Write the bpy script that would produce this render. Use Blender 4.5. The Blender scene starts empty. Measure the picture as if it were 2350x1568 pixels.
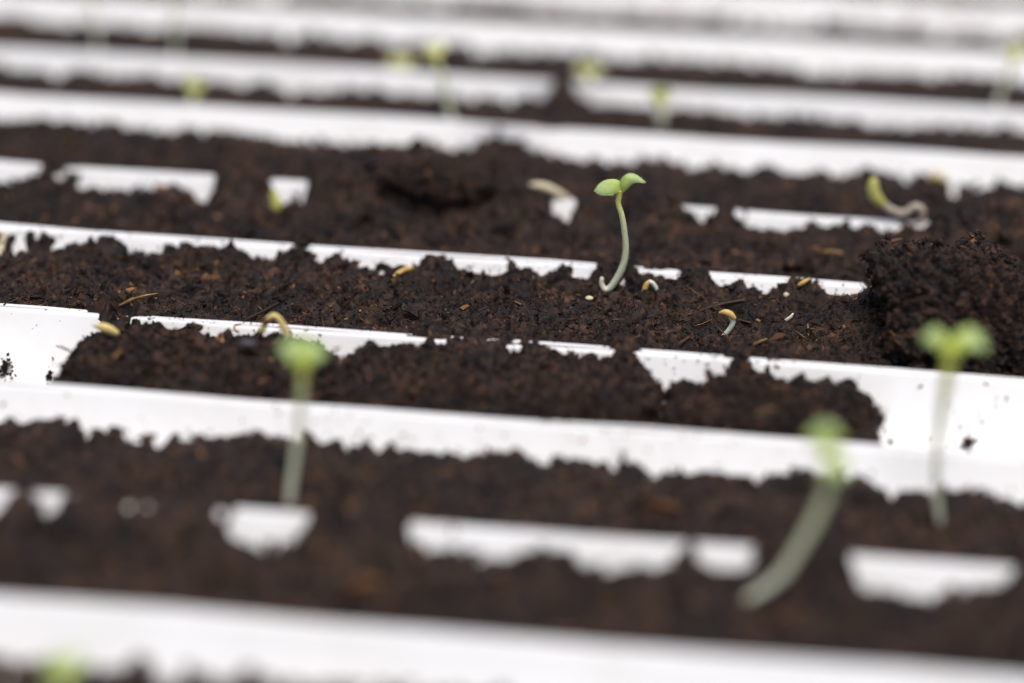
import bpy, math
import numpy as np
from mathutils import Matrix, Vector

scene = bpy.context.scene
COL = scene.collection
rng = np.random.default_rng(11)

# ------------------------------------------------------------------ camera
# all layout coordinates (px, py) are read on a 2350 x 1568 copy of the photograph
W, H = 2350.0, 1568.0
LENS = 100.0
FPX = LENS / 36.0 * W
PITCH, ROLL, YAW = math.radians(26.88), math.radians(1.33), math.radians(-6.02)
_f = np.array([math.sin(YAW) * math.cos(PITCH), math.cos(YAW) * math.cos(PITCH), -math.sin(PITCH)])
_r = np.array([math.cos(YAW), -math.sin(YAW), 0.0])
_u = np.cross(_r, _f)
RT = math.cos(ROLL) * _r + math.sin(ROLL) * _u
UP = -math.sin(ROLL) * _r + math.cos(ROLL) * _u
FOCUS = FPX / 9180.0                                   # metres to the plane of focus


def ray(px, py):
    return _f * FPX + RT * (px - W / 2) - UP * (py - H / 2)


_d = ray(1385, 668)
HCAM = FOCUS * (-_d[2]) / FPX                          # camera height above the gutter rims
EYE = np.array([0.0, 0.0, HCAM])


def P(px, py, z=0.0):
    """point of the level plane z seen at that place of the photograph"""
    d = ray(px, py)
    return EYE + d * ((z - HCAM) / d[2])


def V(px, py, Y):
    """point of the upright plane y = Y"""
    d = ray(px, py)
    return EYE + d * (Y / d[1])


def mm_per_px(Y):
    """metres covered by one photo pixel at distance Y"""
    return float(np.linalg.norm(V(1176, 700, Y) - V(1175, 700, Y)))


cam_data = bpy.data.cameras.new('camera')
cam = bpy.data.objects.new('camera', cam_data)
COL.objects.link(cam)
m = Matrix.Identity(4)
for i in range(3):
    m[i][0], m[i][1], m[i][2], m[i][3] = RT[i], UP[i], -_f[i], EYE[i]
cam.matrix_world = m
cam_data.lens = LENS
cam_data.sensor_width = 36.0
cam_data.sensor_fit = 'HORIZONTAL'
cam_data.clip_start = 0.01
cam_data.clip_end = 50.0
cam_data.dof.use_dof = True
cam_data.dof.focus_distance = FOCUS - 0.0095
cam_data.dof.aperture_fstop = 2.8
cam_data.dof.aperture_blades = 0
scene.camera = cam

# ------------------------------------------------------------------ overcast daylight
world = bpy.data.worlds.new('World')
scene.world = world
world.use_nodes = True
nt = world.node_tree
nt.nodes.clear()
SUN_EL, SUN_AZ = math.radians(74), math.radians(160)
sky = nt.nodes.new('ShaderNodeTexSky')
sky.sky_type = 'NISHITA'
sky.sun_disc = False
sky.sun_elevation = SUN_EL
sky.sun_rotation = SUN_AZ
sky.air_density = 1.0
sky.dust_density = 5.0
sky.ozone_density = 0.6
bg = nt.nodes.new('ShaderNodeBackground')
bg.inputs['Strength'].default_value = 0.10
out = nt.nodes.new('ShaderNodeOutputWorld')
cloud = nt.nodes.new('ShaderNodeHueSaturation')         # cloud veil: takes most of the blue out of the clear sky
cloud.inputs['Saturation'].default_value = 0.95
nt.links.new(sky.outputs[0], cloud.inputs['Color'])
nt.links.new(cloud.outputs[0], bg.inputs[0])
nt.links.new(bg.outputs[0], out.inputs[0])

sun_data = bpy.data.lights.new('sun', 'SUN')
sun_data.energy = 1.5
sun_data.angle = math.radians(28)
sun_data.color = (1.0, 0.975, 0.94)
sun = bpy.data.objects.new('sun', sun_data)
COL.objects.link(sun)
sd = Vector((math.sin(SUN_AZ) * math.cos(SUN_EL), math.cos(SUN_AZ) * math.cos(SUN_EL), math.sin(SUN_EL)))
sun.rotation_euler = sd.to_track_quat('Z', 'Y').to_euler()
sun.location = (0, 0.6, 3)

scene.view_settings.view_transform = 'Standard'
scene.view_settings.look = 'None'
scene.view_settings.exposure = 0.38
scene.view_settings.gamma = 1.0
scene.view_settings.use_curve_mapping = False
scene.render.engine = 'CYCLES'
scene.cycles.use_denoising = True
scene.cycles.pixel_filter_type = 'BLACKMAN_HARRIS'
scene.cycles.filter_width = 1.1
scene.cycles.max_bounces = 8
scene.cycles.diffuse_bounces = 4
scene.cycles.glossy_bounces = 3
scene.render.film_transparent = False


# ------------------------------------------------------------------ materials
def new_mat(name):
    mt = bpy.data.materials.new(name)
    mt.use_nodes = True
    n = mt.node_tree.nodes
    return mt, n, mt.node_tree.links, n['Principled BSDF']


def ramp(n, stops):
    r = n.new('ShaderNodeValToRGB')
    el = r.color_ramp.elements
    while len(el) < len(stops):
        el.new(0.5)
    for e, (p, c) in zip(el, stops):
        e.position = p
        e.color = (c[0], c[1], c[2], 1)
    return r


def noise(n, l, scale, detail=4, rough=0.6):
    tc = n.new('ShaderNodeNewGeometry')
    t = n.new('ShaderNodeTexNoise')
    t.inputs['Scale'].default_value = scale
    t.inputs['Detail'].default_value = detail
    t.inputs['Roughness'].default_value = rough
    l.new(tc.outputs['Position'], t.inputs['Vector'])
    return t


def plain(name, stops, scale=600, rough=0.5, spec=0.4, island=True, bump=0.0, sss=0.0, trans=None):
    """colour drawn from a ramp by noise and by the loose piece it sits on"""
    mt, n, l, b = new_mat(name)
    t = noise(n, l, scale)
    r = ramp(n, stops)
    if island:
        g = n.new('ShaderNodeNewGeometry')
        a = n.new('ShaderNodeMath')
        a.operation = 'MULTIPLY_ADD'
        a.inputs[1].default_value = 0.55
        l.new(t.outputs['Fac'], a.inputs[0])
        s = n.new('ShaderNodeMath')
        s.operation = 'MULTIPLY_ADD'
        s.inputs[1].default_value = 0.9
        s.inputs[2].default_value = -0.22
        l.new(g.outputs['Random Per Island'], s.inputs[0])
        l.new(s.outputs[0], a.inputs[2])
        l.new(a.outputs[0], r.inputs[0])
    else:
        l.new(t.outputs['Fac'], r.inputs[0])
    l.new(r.outputs[0], b.inputs['Base Color'])
    b.inputs['Roughness'].default_value = rough
    b.inputs['Specular IOR Level'].default_value = spec
    if bump:
        bp = n.new('ShaderNodeBump')
        bp.inputs['Strength'].default_value = bump
        bp.inputs['Distance'].default_value = 0.0003
        l.new(t.outputs['Fac'], bp.inputs['Height'])
        l.new(bp.outputs[0], b.inputs['Normal'])
    if sss:
        b.inputs['Subsurface Weight'].default_value = sss
        b.inputs['Subsurface Radius'].default_value = (0.8, 1.0, 0.4)
        b.inputs['Subsurface Scale'].default_value = 0.001
    return mt


def soil_material():
    mt, n, l, b = new_mat('peat_soil')
    big = noise(n, l, 90, 3, 0.6)
    mid = noise(n, l, 520, 5, 0.7)
    r1 = ramp(n, [(0.25, (0.0050, 0.0040, 0.0036)), (0.43, (0.0125, 0.0088, 0.0072)),
                  (0.60, (0.034, 0.0222, 0.0165)), (0.74, (0.068, 0.041, 0.026)), (0.92, (0.125, 0.060, 0.026))])
    gp = n.new('ShaderNodeNewGeometry')
    cell = n.new('ShaderNodeTexVoronoi')               # grains of different wetness and age
    cell.inputs['Scale'].default_value = 620
    l.new(gp.outputs['Position'], cell.inputs['Vector'])
    g = n.new('ShaderNodeSeparateColor')
    l.new(cell.outputs['Color'], g.inputs[0])
    a = n.new('ShaderNodeMath')
    a.operation = 'MULTIPLY_ADD'
    a.inputs[1].default_value = 0.36
    l.new(g.outputs[0], a.inputs[0])
    s = n.new('ShaderNodeMath')
    s.operation = 'MULTIPLY_ADD'
    s.inputs[1].default_value = 1.05
    s.inputs[2].default_value = -0.24
    l.new(mid.outputs['Fac'], s.inputs[0])
    l.new(s.outputs[0], a.inputs[2])
    l.new(a.outputs[0], r1.inputs[0])
    mix = n.new('ShaderNodeMix')
    mix.data_type = 'RGBA'
    mix.blend_type = 'MULTIPLY'
    mix.inputs[0].default_value = 0.9
    r2 = ramp(n, [(0.34, (0.40, 0.38, 0.40)), (0.5, (1.08, 0.86, 0.71)), (0.66, (2.0, 1.46, 1.12))])
    l.new(big.outputs['Fac'], r2.inputs[0])
    l.new(r1.outputs[0], mix.inputs[6])
    l.new(r2.outputs[0], mix.inputs[7])
    l.new(mix.outputs[2], b.inputs['Base Color'])
    rr = ramp(n, [(0.35, (0.30,) * 3), (0.62, (0.7,) * 3)])
    l.new(mid.outputs['Fac'], rr.inputs[0])
    l.new(rr.outputs[0], b.inputs['Roughness'])
    b.inputs['Specular IOR Level'].default_value = 0.28
    fine = noise(n, l, 1500, 4, 0.7)
    bp = n.new('ShaderNodeBump')
    bp.inputs['Strength'].default_value = 0.8
    bp.inputs['Distance'].default_value = 0.0005
    l.new(fine.outputs['Fac'], bp.inputs['Height'])
    l.new(bp.outputs[0], b.inputs['Normal'])
    return mt


def plastic_material(name, start, amount):
    mt, n, l, b = new_mat(name)
    t = noise(n, l, 45, 5, 0.65)
    r = ramp(n, [(0.3, (0.76, 0.755, 0.74)), (0.6, (0.82, 0.82, 0.82))])
    l.new(t.outputs['Fac'], r.inputs[0])
    # faint brown water stains with a shape of their own
    st = noise(n, l, 160, 6, 0.75)
    sr = ramp(n, [(start, (0, 0, 0)), (start + .1, (amount,) * 3)])
    l.new(st.outputs['Fac'], sr.inputs[0])
    mix = n.new('ShaderNodeMix')
    mix.data_type = 'RGBA'
    l.new(sr.outputs[0], mix.inputs[0])
    l.new(r.outputs[0], mix.inputs[6])
    mix.inputs[7].default_value = (0.50, 0.45, 0.40, 1)
    l.new(mix.outputs[2], b.inputs['Base Color'])
    b.inputs['Roughness'].default_value = 0.38
    b.inputs['Specular IOR Level'].default_value = 0.35
    return mt


SOIL = soil_material()
PLASTIC = plastic_material('white_plastic', 0.66, 0.35)
SMEARED = plastic_material('smeared_plastic', 0.50, 0.8)
FIBRE = plain('peat_fibre', [(0.2, (0.012, 0.008, 0.006)), (0.5, (0.032, 0.017, 0.010)), (0.74, (0.085, 0.037, 0.015)),
                             (0.97, (0.22, 0.115, 0.05))], 300, 0.6, 0.25)
CHIP = plain('bark_flake', [(0.2, (0.028, 0.015, 0.010)), (0.5, (0.095, 0.042, 0.018)), (0.75, (0.17, 0.075, 0.026)), (0.97, (0.24, 0.125, 0.055))],
             400, 0.6, 0.25)
FLECK = plain('loose_fleck', [(0.2, (0.05, 0.025, 0.014)), (0.5, (0.17, 0.085, 0.04)), (0.9, (0.34, 0.20, 0.10))],
              500, 0.7, 0.2)
TAN = plain('tan_wood', [(0.3, (0.20, 0.105, 0.035)), (0.55, (0.36, 0.21, 0.075)), (0.8, (0.45, 0.30, 0.13))],
            500, 0.5, 0.3, False, 0.4)
BROWN = plain('brown_wood', [(0.3, (0.06, 0.026, 0.011)), (0.55, (0.13, 0.06, 0.024)), (0.8, (0.22, 0.12, 0.05))],
              500, 0.6, 0.25, False, 0.4)
GREYTAN = plain('grey_wood', [(0.3, (0.11, 0.075, 0.045)), (0.7, (0.22, 0.16, 0.10))], 600, 0.65, 0.25, False, 0.4)
DARKTWIG = plain('dark_twig', [(0.3, (0.022, 0.011, 0.009)), (0.7, (0.06, 0.027, 0.018))], 600, 0.55, 0.35, False, 0.5)
HUSK = plain('seed_husk', [(0.3, (0.55, 0.30, 0.07)), (0.5, (0.66, 0.43, 0.13)), (0.75, (0.72, 0.55, 0.22))],
             350, 0.4, 0.45, False, 0.2, 0.15)
SEED = plain('pale_seed', [(0.3, (0.62, 0.46, 0.15)), (0.7, (0.72, 0.60, 0.26))], 250, 0.4, 0.45, False, 0.1, 0.2)
CREAM = plain('cream_shell', [(0.3, (0.58, 0.48, 0.30)), (0.7, (0.74, 0.68, 0.50))], 400, 0.5, 0.35, False, 0.1, 0.1)
PALE = plain('pale_root', [(0.3, (0.60, 0.62, 0.50)), (0.7, (0.74, 0.75, 0.66))], 500, 0.35, 0.45, False, 0.1, 0.3)
DULL = plain('dull_pale_root', [(0.3, (0.36, 0.30, 0.23)), (0.7, (0.50, 0.44, 0.36))], 500, 0.45, 0.35, False, 0.1, 0.2)
BUD = plain('yellow_green_bud', [(0.3, (0.50, 0.47, 0.10)), (0.7, (0.60, 0.58, 0.20))], 400, 0.45, 0.35, False, 0.1, 0.2)
GREYSTONE = plain('slate_grey', [(0.3, (0.030, 0.030, 0.034)), (0.7, (0.05, 0.05, 0.056))], 400, 0.5, 0.4, False, 0.2)
BLACK = plain('black_grain', [(0.3, (0.006, 0.005, 0.005)), (0.7, (0.012, 0.010, 0.010))], 800, 0.5, 0.4, False, 0.3)
GROUND = plain('bench_board', [(0.3, (0.10, 0.095, 0.09)), (0.7, (0.18, 0.17, 0.16))], 20, 0.8, 0.2, False)


def leaf_material(name, stops):
    mt, n, l, b = new_mat(name)
    t = noise(n, l, 700, 3, 0.6)
    at = n.new('ShaderNodeAttribute')
    at.attribute_name = 'along'
    r = ramp(n, stops)
    l.new(at.outputs['Fac'], r.inputs[0])
    r2 = ramp(n, [(0.3, (0.82, 0.88, 0.78)), (0.7, (1.08, 1.04, 1.1))])
    l.new(t.outputs['Fac'], r2.inputs[0])
    mix = n.new('ShaderNodeMix')
    mix.data_type = 'RGBA'
    mix.blend_type = 'MULTIPLY'
    mix.inputs[0].default_value = 1.0
    l.new(r.outputs[0], mix.inputs[6])
    l.new(r2.outputs[0], mix.inputs[7])
    l.new(mix.outputs[2], b.inputs['Base Color'])
    b.inputs['Roughness'].default_value = 0.5
    b.inputs['Specular IOR Level'].default_value = 0.35
    b.inputs['Subsurface Weight'].default_value = 0.4
    b.inputs['Subsurface Radius'].default_value = (0.6, 1.0, 0.25)
    b.inputs['Subsurface Scale'].default_value = 0.0009
    bp = n.new('ShaderNodeBump')
    bp.inputs['Strength'].default_value = 0.25
    bp.inputs['Distance'].default_value = 0.0002
    l.new(t.outputs['Fac'], bp.inputs['Height'])
    l.new(bp.outputs[0], b.inputs['Normal'])
    return mt


def stem_material():
    """white-green at the foot, yellow-green under the leaves: the stem's own colouring"""
    mt, n, l, b = new_mat('seedling_stem')
    at = n.new('ShaderNodeAttribute')
    at.attribute_name = 'along'
    r = ramp(n, [(0.0, (0.68, 0.65, 0.53)), (0.35, (0.64, 0.66, 0.50)), (0.72, (0.64, 0.67, 0.40)), (0.88, (0.64, 0.67, 0.18)),
                 (1.0, (0.54, 0.58, 0.06))])
    l.new(at.outputs['Fac'], r.inputs[0])
    t = noise(n, l, 1800, 3, 0.6)
    r2 = ramp(n, [(0.3, (0.88,) * 3), (0.7, (1.08,) * 3)])
    l.new(t.outputs['Fac'], r2.inputs[0])
    mix = n.new('ShaderNodeMix')
    mix.data_type = 'RGBA'
    mix.blend_type = 'MULTIPLY'
    mix.inputs[0].default_value = 1.0
    l.new(r.outputs[0], mix.inputs[6])
    l.new(r2.outputs[0], mix.inputs[7])
    l.new(mix.outputs[2], b.inputs['Base Color'])
    b.inputs['Roughness'].default_value = 0.45
    b.inputs['Specular IOR Level'].default_value = 0.4
    b.inputs['Subsurface Weight'].default_value = 0.35
    b.inputs['Subsurface Radius'].default_value = (1.0, 1.0, 0.6)
    b.inputs['Subsurface Scale'].default_value = 0.001
    return mt


LEAF = leaf_material('cotyledon_green', [(0.0, (0.48, 0.53, 0.05)), (0.3, (0.44, 0.55, 0.15)), (0.75, (0.45, 0.58, 0.25))])
YOUNG = leaf_material('young_yellow_leaf', [(0.0, (0.64, 0.61, 0.24)), (0.4, (0.62, 0.62, 0.32)), (0.8, (0.60, 0.63, 0.36))])
STEM = stem_material()


# ------------------------------------------------------------------ numpy noise
def _hash(ix, iy, iz, seed):
    h = (ix * 374761393 + iy * 668265263 + iz * 1440662683 + seed * 974634541) & 0xFFFFFFFF
    h = ((h ^ (h >> 13)) * 1274126177) & 0xFFFFFFFF
    h = ((h ^ (h >> 16)) * 2246822519) & 0xFFFFFFFF
    return h ^ (h >> 15)


_G = np.array([(1, 1, 0), (-1, 1, 0), (1, -1, 0), (-1, -1, 0), (1, 0, 1), (-1, 0, 1), (1, 0, -1), (-1, 0, -1),
               (0, 1, 1), (0, -1, 1), (0, 1, -1), (0, -1, -1), (1, 1, 0), (0, -1, 1), (-1, 1, 0), (0, -1, -1)], float)


def perlin(x, y, z, seed=0):
    ix, iy, iz = np.floor(x).astype(np.int64), np.floor(y).astype(np.int64), np.floor(z).astype(np.int64)
    fx, fy, fz = x - ix, y - iy, z - iz
    u, v, w = (f * f * f * (f * (f * 6 - 15) + 10) for f in (fx, fy, fz))
    res = 0
    for dx in (0, 1):
        for dy in (0, 1):
            for dz in (0, 1):
                g = _G[_hash(ix + dx, iy + dy, iz + dz, seed) & 15]
                d = g[..., 0] * (fx - dx) + g[..., 1] * (fy - dy) + g[..., 2] * (fz - dz)
                res = res + d * (u if dx else 1 - u) * (v if dy else 1 - v) * (w if dz else 1 - w)
    return res


def rough3(x, y, z, seed, amp=1.0):
    """lumpy peat relief in metres; 3-D so that it also serves closed clods"""
    h = 0.0013 * perlin(x / .022, y / .018, z / .02, seed)
    h = h + 0.0011 * perlin(x / .009, y / .009, z / .009, seed + 1)
    h = h - 0.0070 * np.clip(perlin(x / .008, y / .007, z / .008, seed + 7) - .20, 0, 1)
    h = h - 0.0060 * np.clip(perlin(x / .0038, y / .0036, z / .0038, seed + 8) - .26, 0, 1)
    h = h + 0.0015 * (np.abs(perlin(x / .0045, y / .0045, z / .0045, seed + 2)) * 2 - .5)
    h = h + 0.0008 * perlin(x / .0021, y / .0021, z / .0021, seed + 3)
    h = h - 0.0006 * (np.abs(perlin(x / .0013, y / .0013, z / .0013, seed + 4)) * 2 - .5)
    return h * amp


# ------------------------------------------------------------------ mesh helpers
def mesh_np(name, verts, faces, mats, mat_index=None, smooth=True, along=None):
    """one mesh object from numpy arrays; faces is a list of (n, 3) or (n, 4) arrays"""
    me = bpy.data.meshes.new(name)
    verts = np.asarray(verts, np.float32)
    faces = [np.asarray(f, np.int32) for f in faces if len(f)]
    me.vertices.add(len(verts))
    me.vertices.foreach_set('co', verts.ravel())
    loops = np.concatenate([f.ravel() for f in faces])
    sizes = np.concatenate([np.full(len(f), f.shape[1], np.int32) for f in faces])
    starts = np.concatenate([[0], np.cumsum(sizes)[:-1]]).astype(np.int32)
    me.loops.add(len(loops))
    me.loops.foreach_set('vertex_index', loops)
    me.polygons.add(len(sizes))
    me.polygons.foreach_set('loop_start', starts)
    me.polygons.foreach_set('loop_total', sizes)
    for mt in mats:
        me.materials.append(mt)
    if mat_index is not None:
        me.polygons.foreach_set('material_index', np.asarray(mat_index, np.int32))
    sm = np.full(len(sizes), smooth, bool) if np.isscalar(smooth) else np.asarray(smooth, bool)
    me.polygons.foreach_set('use_smooth', sm)
    if along is not None:
        a = me.attributes.new('along', 'FLOAT', 'POINT')
        a.data.foreach_set('value', np.asarray(along, np.float32))
    me.update(calc_edges=True)
    me.validate()
    ob = bpy.data.objects.new(name, me)
    COL.objects.link(ob)
    return ob


class Soup:
    """collects loose geometry with a material slot each"""
    def __init__(self):
        self.v, self.f, self.m, self.s, self.n, self.a = [], [], [], [], 0, []

    def add(self, v, f, slot=0, smooth=True, along=None):
        v = np.asarray(v, float)
        f = np.asarray(f, np.int64)
        if not len(f):
            return
        self.v.append(v)
        self.f.append(f + self.n)
        self.m.append(np.full(len(f), slot))
        self.s.append(np.full(len(f), smooth, bool))
        self.a.append(np.zeros(len(v)) if along is None else np.asarray(along, float))
        self.n += len(v)

    def build(self, name, mats, along=False):
        return mesh_np(name, np.concatenate(self.v), self.f, mats, np.concatenate(self.m), np.concatenate(self.s),
                       np.concatenate(self.a) if along else None)


def ico(sub):
    t = (1 + 5 ** .5) / 2
    v = [(-1, t, 0), (1, t, 0), (-1, -t, 0), (1, -t, 0), (0, -1, t), (0, 1, t), (0, -1, -t), (0, 1, -t),
         (t, 0, -1), (t, 0, 1), (-t, 0, -1), (-t, 0, 1)]
    f = [(0, 11, 5), (0, 5, 1), (0, 1, 7), (0, 7, 10), (0, 10, 11), (1, 5, 9), (5, 11, 4), (11, 10, 2), (10, 7, 6),
         (7, 1, 8), (3, 9, 4), (3, 4, 2), (3, 2, 6), (3, 6, 8), (3, 8, 9), (4, 9, 5), (2, 4, 11), (6, 2, 10), (8, 6, 7),
         (9, 8, 1)]
    v = [np.array(p) / np.linalg.norm(p) for p in v]
    for _ in range(sub):
        cache, g = {}, []

        def mid(a, b):
            k = (min(a, b), max(a, b))
            if k not in cache:
                q = v[a] + v[b]
                v.append(q / np.linalg.norm(q))
                cache[k] = len(v) - 1
            return cache[k]
        for a, b, c in f:
            x, y, z = mid(a, b), mid(b, c), mid(c, a)
            g += [(a, x, z), (b, y, x), (c, z, y), (x, y, z)]
        f = g
    return np.array(v), np.array(f)


ICO0, ICO1, ICO2 = ico(0), ico(1), ico(2)


def rand_rot(n):
    q = rng.normal(size=(n, 4))
    q /= np.linalg.norm(q, axis=1)[:, None]
    w, x, y, z = q.T
    return np.stack([np.stack([1 - 2 * (y * y + z * z), 2 * (x * y - z * w), 2 * (x * z + y * w)], 1),
                     np.stack([2 * (x * y + z * w), 1 - 2 * (x * x + z * z), 2 * (y * z - x * w)], 1),
                     np.stack([2 * (x * z - y * w), 2 * (y * z + x * w), 1 - 2 * (x * x + y * y)], 1)], 1)


def add_crumbs(soup, pos, size, fine=False, slot=0, flat=1.0):
    """angular crumbs at pos, each jittered, turned and squashed on its own"""
    base, tri = ICO1 if fine else ICO0
    n = len(pos)
    if not n:
        return
    jit = rng.uniform(.55, 1.3, size=(n, len(base), 1))
    sc = rng.uniform(.45, 1.1, size=(n, 1, 3))
    sc[:, :, 0] *= rng.uniform(.9, 2.1, size=(n, 1))
    loc = base[None] * jit * sc
    loc = np.einsum('nij,nkj->nki', rand_rot(n), loc) * np.asarray(size)[:, None, None]
    loc[:, :, 2] *= flat
    v = (loc + pos[:, None, :]).reshape(-1, 3)
    f = (tri[None] + (np.arange(n) * len(base))[:, None, None]).reshape(-1, 3)
    soup.add(v, f, slot, False)


def add_fibres(soup, pos, length, thick, slot=1, lift=0.35):
    """thin curved strands, three-sided, lying on or poking out of the soil"""
    n = len(pos)
    if not n:
        return
    K = 5
    th = rng.uniform(0, 2 * math.pi, n)
    el = np.clip(rng.normal(0.06, lift, n), -0.5, 1.2)
    d = np.stack([np.cos(th) * np.cos(el), np.sin(th) * np.cos(el), np.sin(el)], 1)
    b1 = np.cross(d, rng.normal(size=(n, 3)))
    b1 /= np.linalg.norm(b1, axis=1)[:, None]
    b2 = np.cross(d, b1)
    s = np.linspace(-.5, .5, K)
    bend = rng.normal(0, .35, n)
    c = pos[:, None] + (d[:, None] * s[None, :, None] + b1[:, None] * (bend[:, None, None] * (s ** 2)[None, :, None])) * length[:, None, None]
    tap = np.array([.5, .9, 1., .85, .35])
    vs = []
    for k in range(3):
        a = 2 * math.pi * k / 3
        o = (math.cos(a) * b1 + math.sin(a) * b2 * .6)
        vs.append(c + o[:, None] * (thick[:, None, None] * tap[None, :, None]))
    v = np.stack(vs, 2).reshape(n, K * 3, 3)
    q = []
    for i in range(K - 1):
        for k in range(3):
            q.append((i * 3 + k, i * 3 + (k + 1) % 3, (i + 1) * 3 + (k + 1) % 3, (i + 1) * 3 + k))
    q = np.array(q)
    f = (q[None] + (np.arange(n) * K * 3)[:, None, None]).reshape(-1, 4)
    soup.add(v.reshape(-1, 3), f, slot, True)


def add_flakes(soup, pos, size, slot=2):
    """flat bark flakes"""
    n = len(pos)
    if not n:
        return
    base = np.array([(-1, -.35, 0), (-.2, -.5, .05), (1, -.2, 0), (.8, .3, .04), (-.1, .45, 0), (-.9, .3, -.03)])
    base = np.concatenate([base + (0, 0, .09), base * (.9, .9, 1) - (0, 0, .09)])
    tri = [(0, 1, 2), (0, 2, 3), (0, 3, 4), (0, 4, 5), (8, 7, 6), (9, 8, 6), (10, 9, 6), (11, 10, 6)]
    for i in range(6):
        j = (i + 1) % 6
        tri += [(i, i + 6, j + 6), (i, j + 6, j)]
    tri = np.array(tri)
    jit = rng.uniform(.7, 1.3, size=(n, len(base), 1))
    loc = base[None] * jit * rng.uniform(.5, 1.3, size=(n, 1, 3))
    th = rng.uniform(0, 2 * math.pi, n)
    tx, ty = rng.normal(0, .45, n), rng.normal(0, .45, n)
    R = np.zeros((n, 3, 3))
    for i in range(n):
        R[i] = np.array((Matrix.Rotation(th[i], 3, 'Z') @ Matrix.Rotation(tx[i], 3, 'X') @ Matrix.Rotation(ty[i], 3, 'Y')))
    loc = np.einsum('nij,nkj->nki', R, loc) * np.asarray(size)[:, None, None]
    v = (loc + pos[:, None]).reshape(-1, 3)
    f = (tri[None] + (np.arange(n) * len(base))[:, None, None]).reshape(-1, 3)
    soup.add(v, f, slot, False)


def tag(o, label=None, cat=None, group=None, kind=None):
    if label:
        o['label'] = label
    if cat:
        o['category'] = cat
    if group:
        o['group'] = group
    if kind:
        o['kind'] = kind
    return o


def spline(pts, n):
    """Catmull-Rom through the points"""
    p = np.asarray(pts, float)
    if len(p) == 2:
        t = np.linspace(0, 1, n)[:, None]
        return p[0] * (1 - t) + p[1] * t
    q = np.concatenate([[2 * p[0] - p[1]], p, [2 * p[-1] - p[-2]]])
    seg = len(p) - 1
    res = []
    for t in np.linspace(0, seg, n):
        i = min(int(t), seg - 1)
        u = t - i
        a, b, c, d = q[i:i + 4]
        res.append(.5 * (2 * b + (c - a) * u + (2 * a - 5 * b + 4 * c - d) * u * u + (3 * b - a - 3 * c + d) * u ** 3))
    return np.array(res)


def add_tube(soup, pts, radii, n=28, sides=12, slot=0, flat=1.0, wob=0.0):
    """round strand along a spline with closed, rounded ends; 'along' runs from its first point to its last"""
    rad = np.interp(np.linspace(0, 1, n), np.linspace(0, 1, len(radii)), radii)
    c = spline(pts, n)
    t = np.gradient(c, axis=0)
    t /= np.linalg.norm(t, axis=1)[:, None] + 1e-12
    ref = np.array([0.13, 1.0, 0.21])
    vs, al = [], []
    for i in range(n):
        a = np.cross(t[i], ref)
        a /= np.linalg.norm(a)
        b = np.cross(t[i], a)
        for k in range(sides):
            w = 2 * math.pi * k / sides
            r = rad[i] * (1 + wob * rng.normal())
            vs.append(c[i] + a * math.cos(w) * r + b * math.sin(w) * r * flat)
            al.append(i / (n - 1))
    f = []
    for i in range(n - 1):
        for k in range(sides):
            f.append((i * sides + k, i * sides + (k + 1) % sides, (i + 1) * sides + (k + 1) % sides, (i + 1) * sides + k))
    soup_v = np.array(vs)
    caps_v = [c[0] - t[0] * rad[0] * .6, c[-1] + t[-1] * rad[-1] * .6]
    allv = np.concatenate([soup_v, caps_v])
    al += [0.0, 1.0]
    quads = np.array(f)
    tris = []
    for k in range(sides):
        tris.append((n * sides, (k + 1) % sides, k))
        tris.append((n * sides + 1, (n - 1) * sides + k, (n - 1) * sides + (k + 1) % sides))
    # quads and triangles share the vertices
    soup.v.append(allv)
    soup.f += [quads + soup.n, np.array(tris) + soup.n]
    soup.m += [np.full(len(quads), slot), np.full(len(tris), slot)]
    soup.s += [np.full(len(quads), True), np.full(len(tris), True)]
    soup.a.append(np.array(al))
    soup.n += len(allv)
    return c, t, rad


def add_hairs(soup, roots, normals, length, slot=0):
    n = len(roots)
    d = normals + rng.normal(0, .25, (n, 3))
    d /= np.linalg.norm(d, axis=1)[:, None]
    side = np.cross(d, rng.normal(size=(n, 3)))
    side /= np.linalg.norm(side, axis=1)[:, None]
    s2 = np.cross(d, side)
    L = length * rng.uniform(.5, 1.2, n)[:, None]
    w = 0.000042
    v = np.stack([roots + side * w, roots - side * w * .5 + s2 * w * .8, roots - side * w * .5 - s2 * w * .8, roots + d * L], 1)
    tri = np.array([(0, 1, 3), (1, 2, 3), (2, 0, 3)])
    f = (tri[None] + (np.arange(n) * 4)[:, None, None]).reshape(-1, 3)
    soup.add(v.reshape(-1, 3), f, slot, True, np.full(n * 4, .8))


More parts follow.
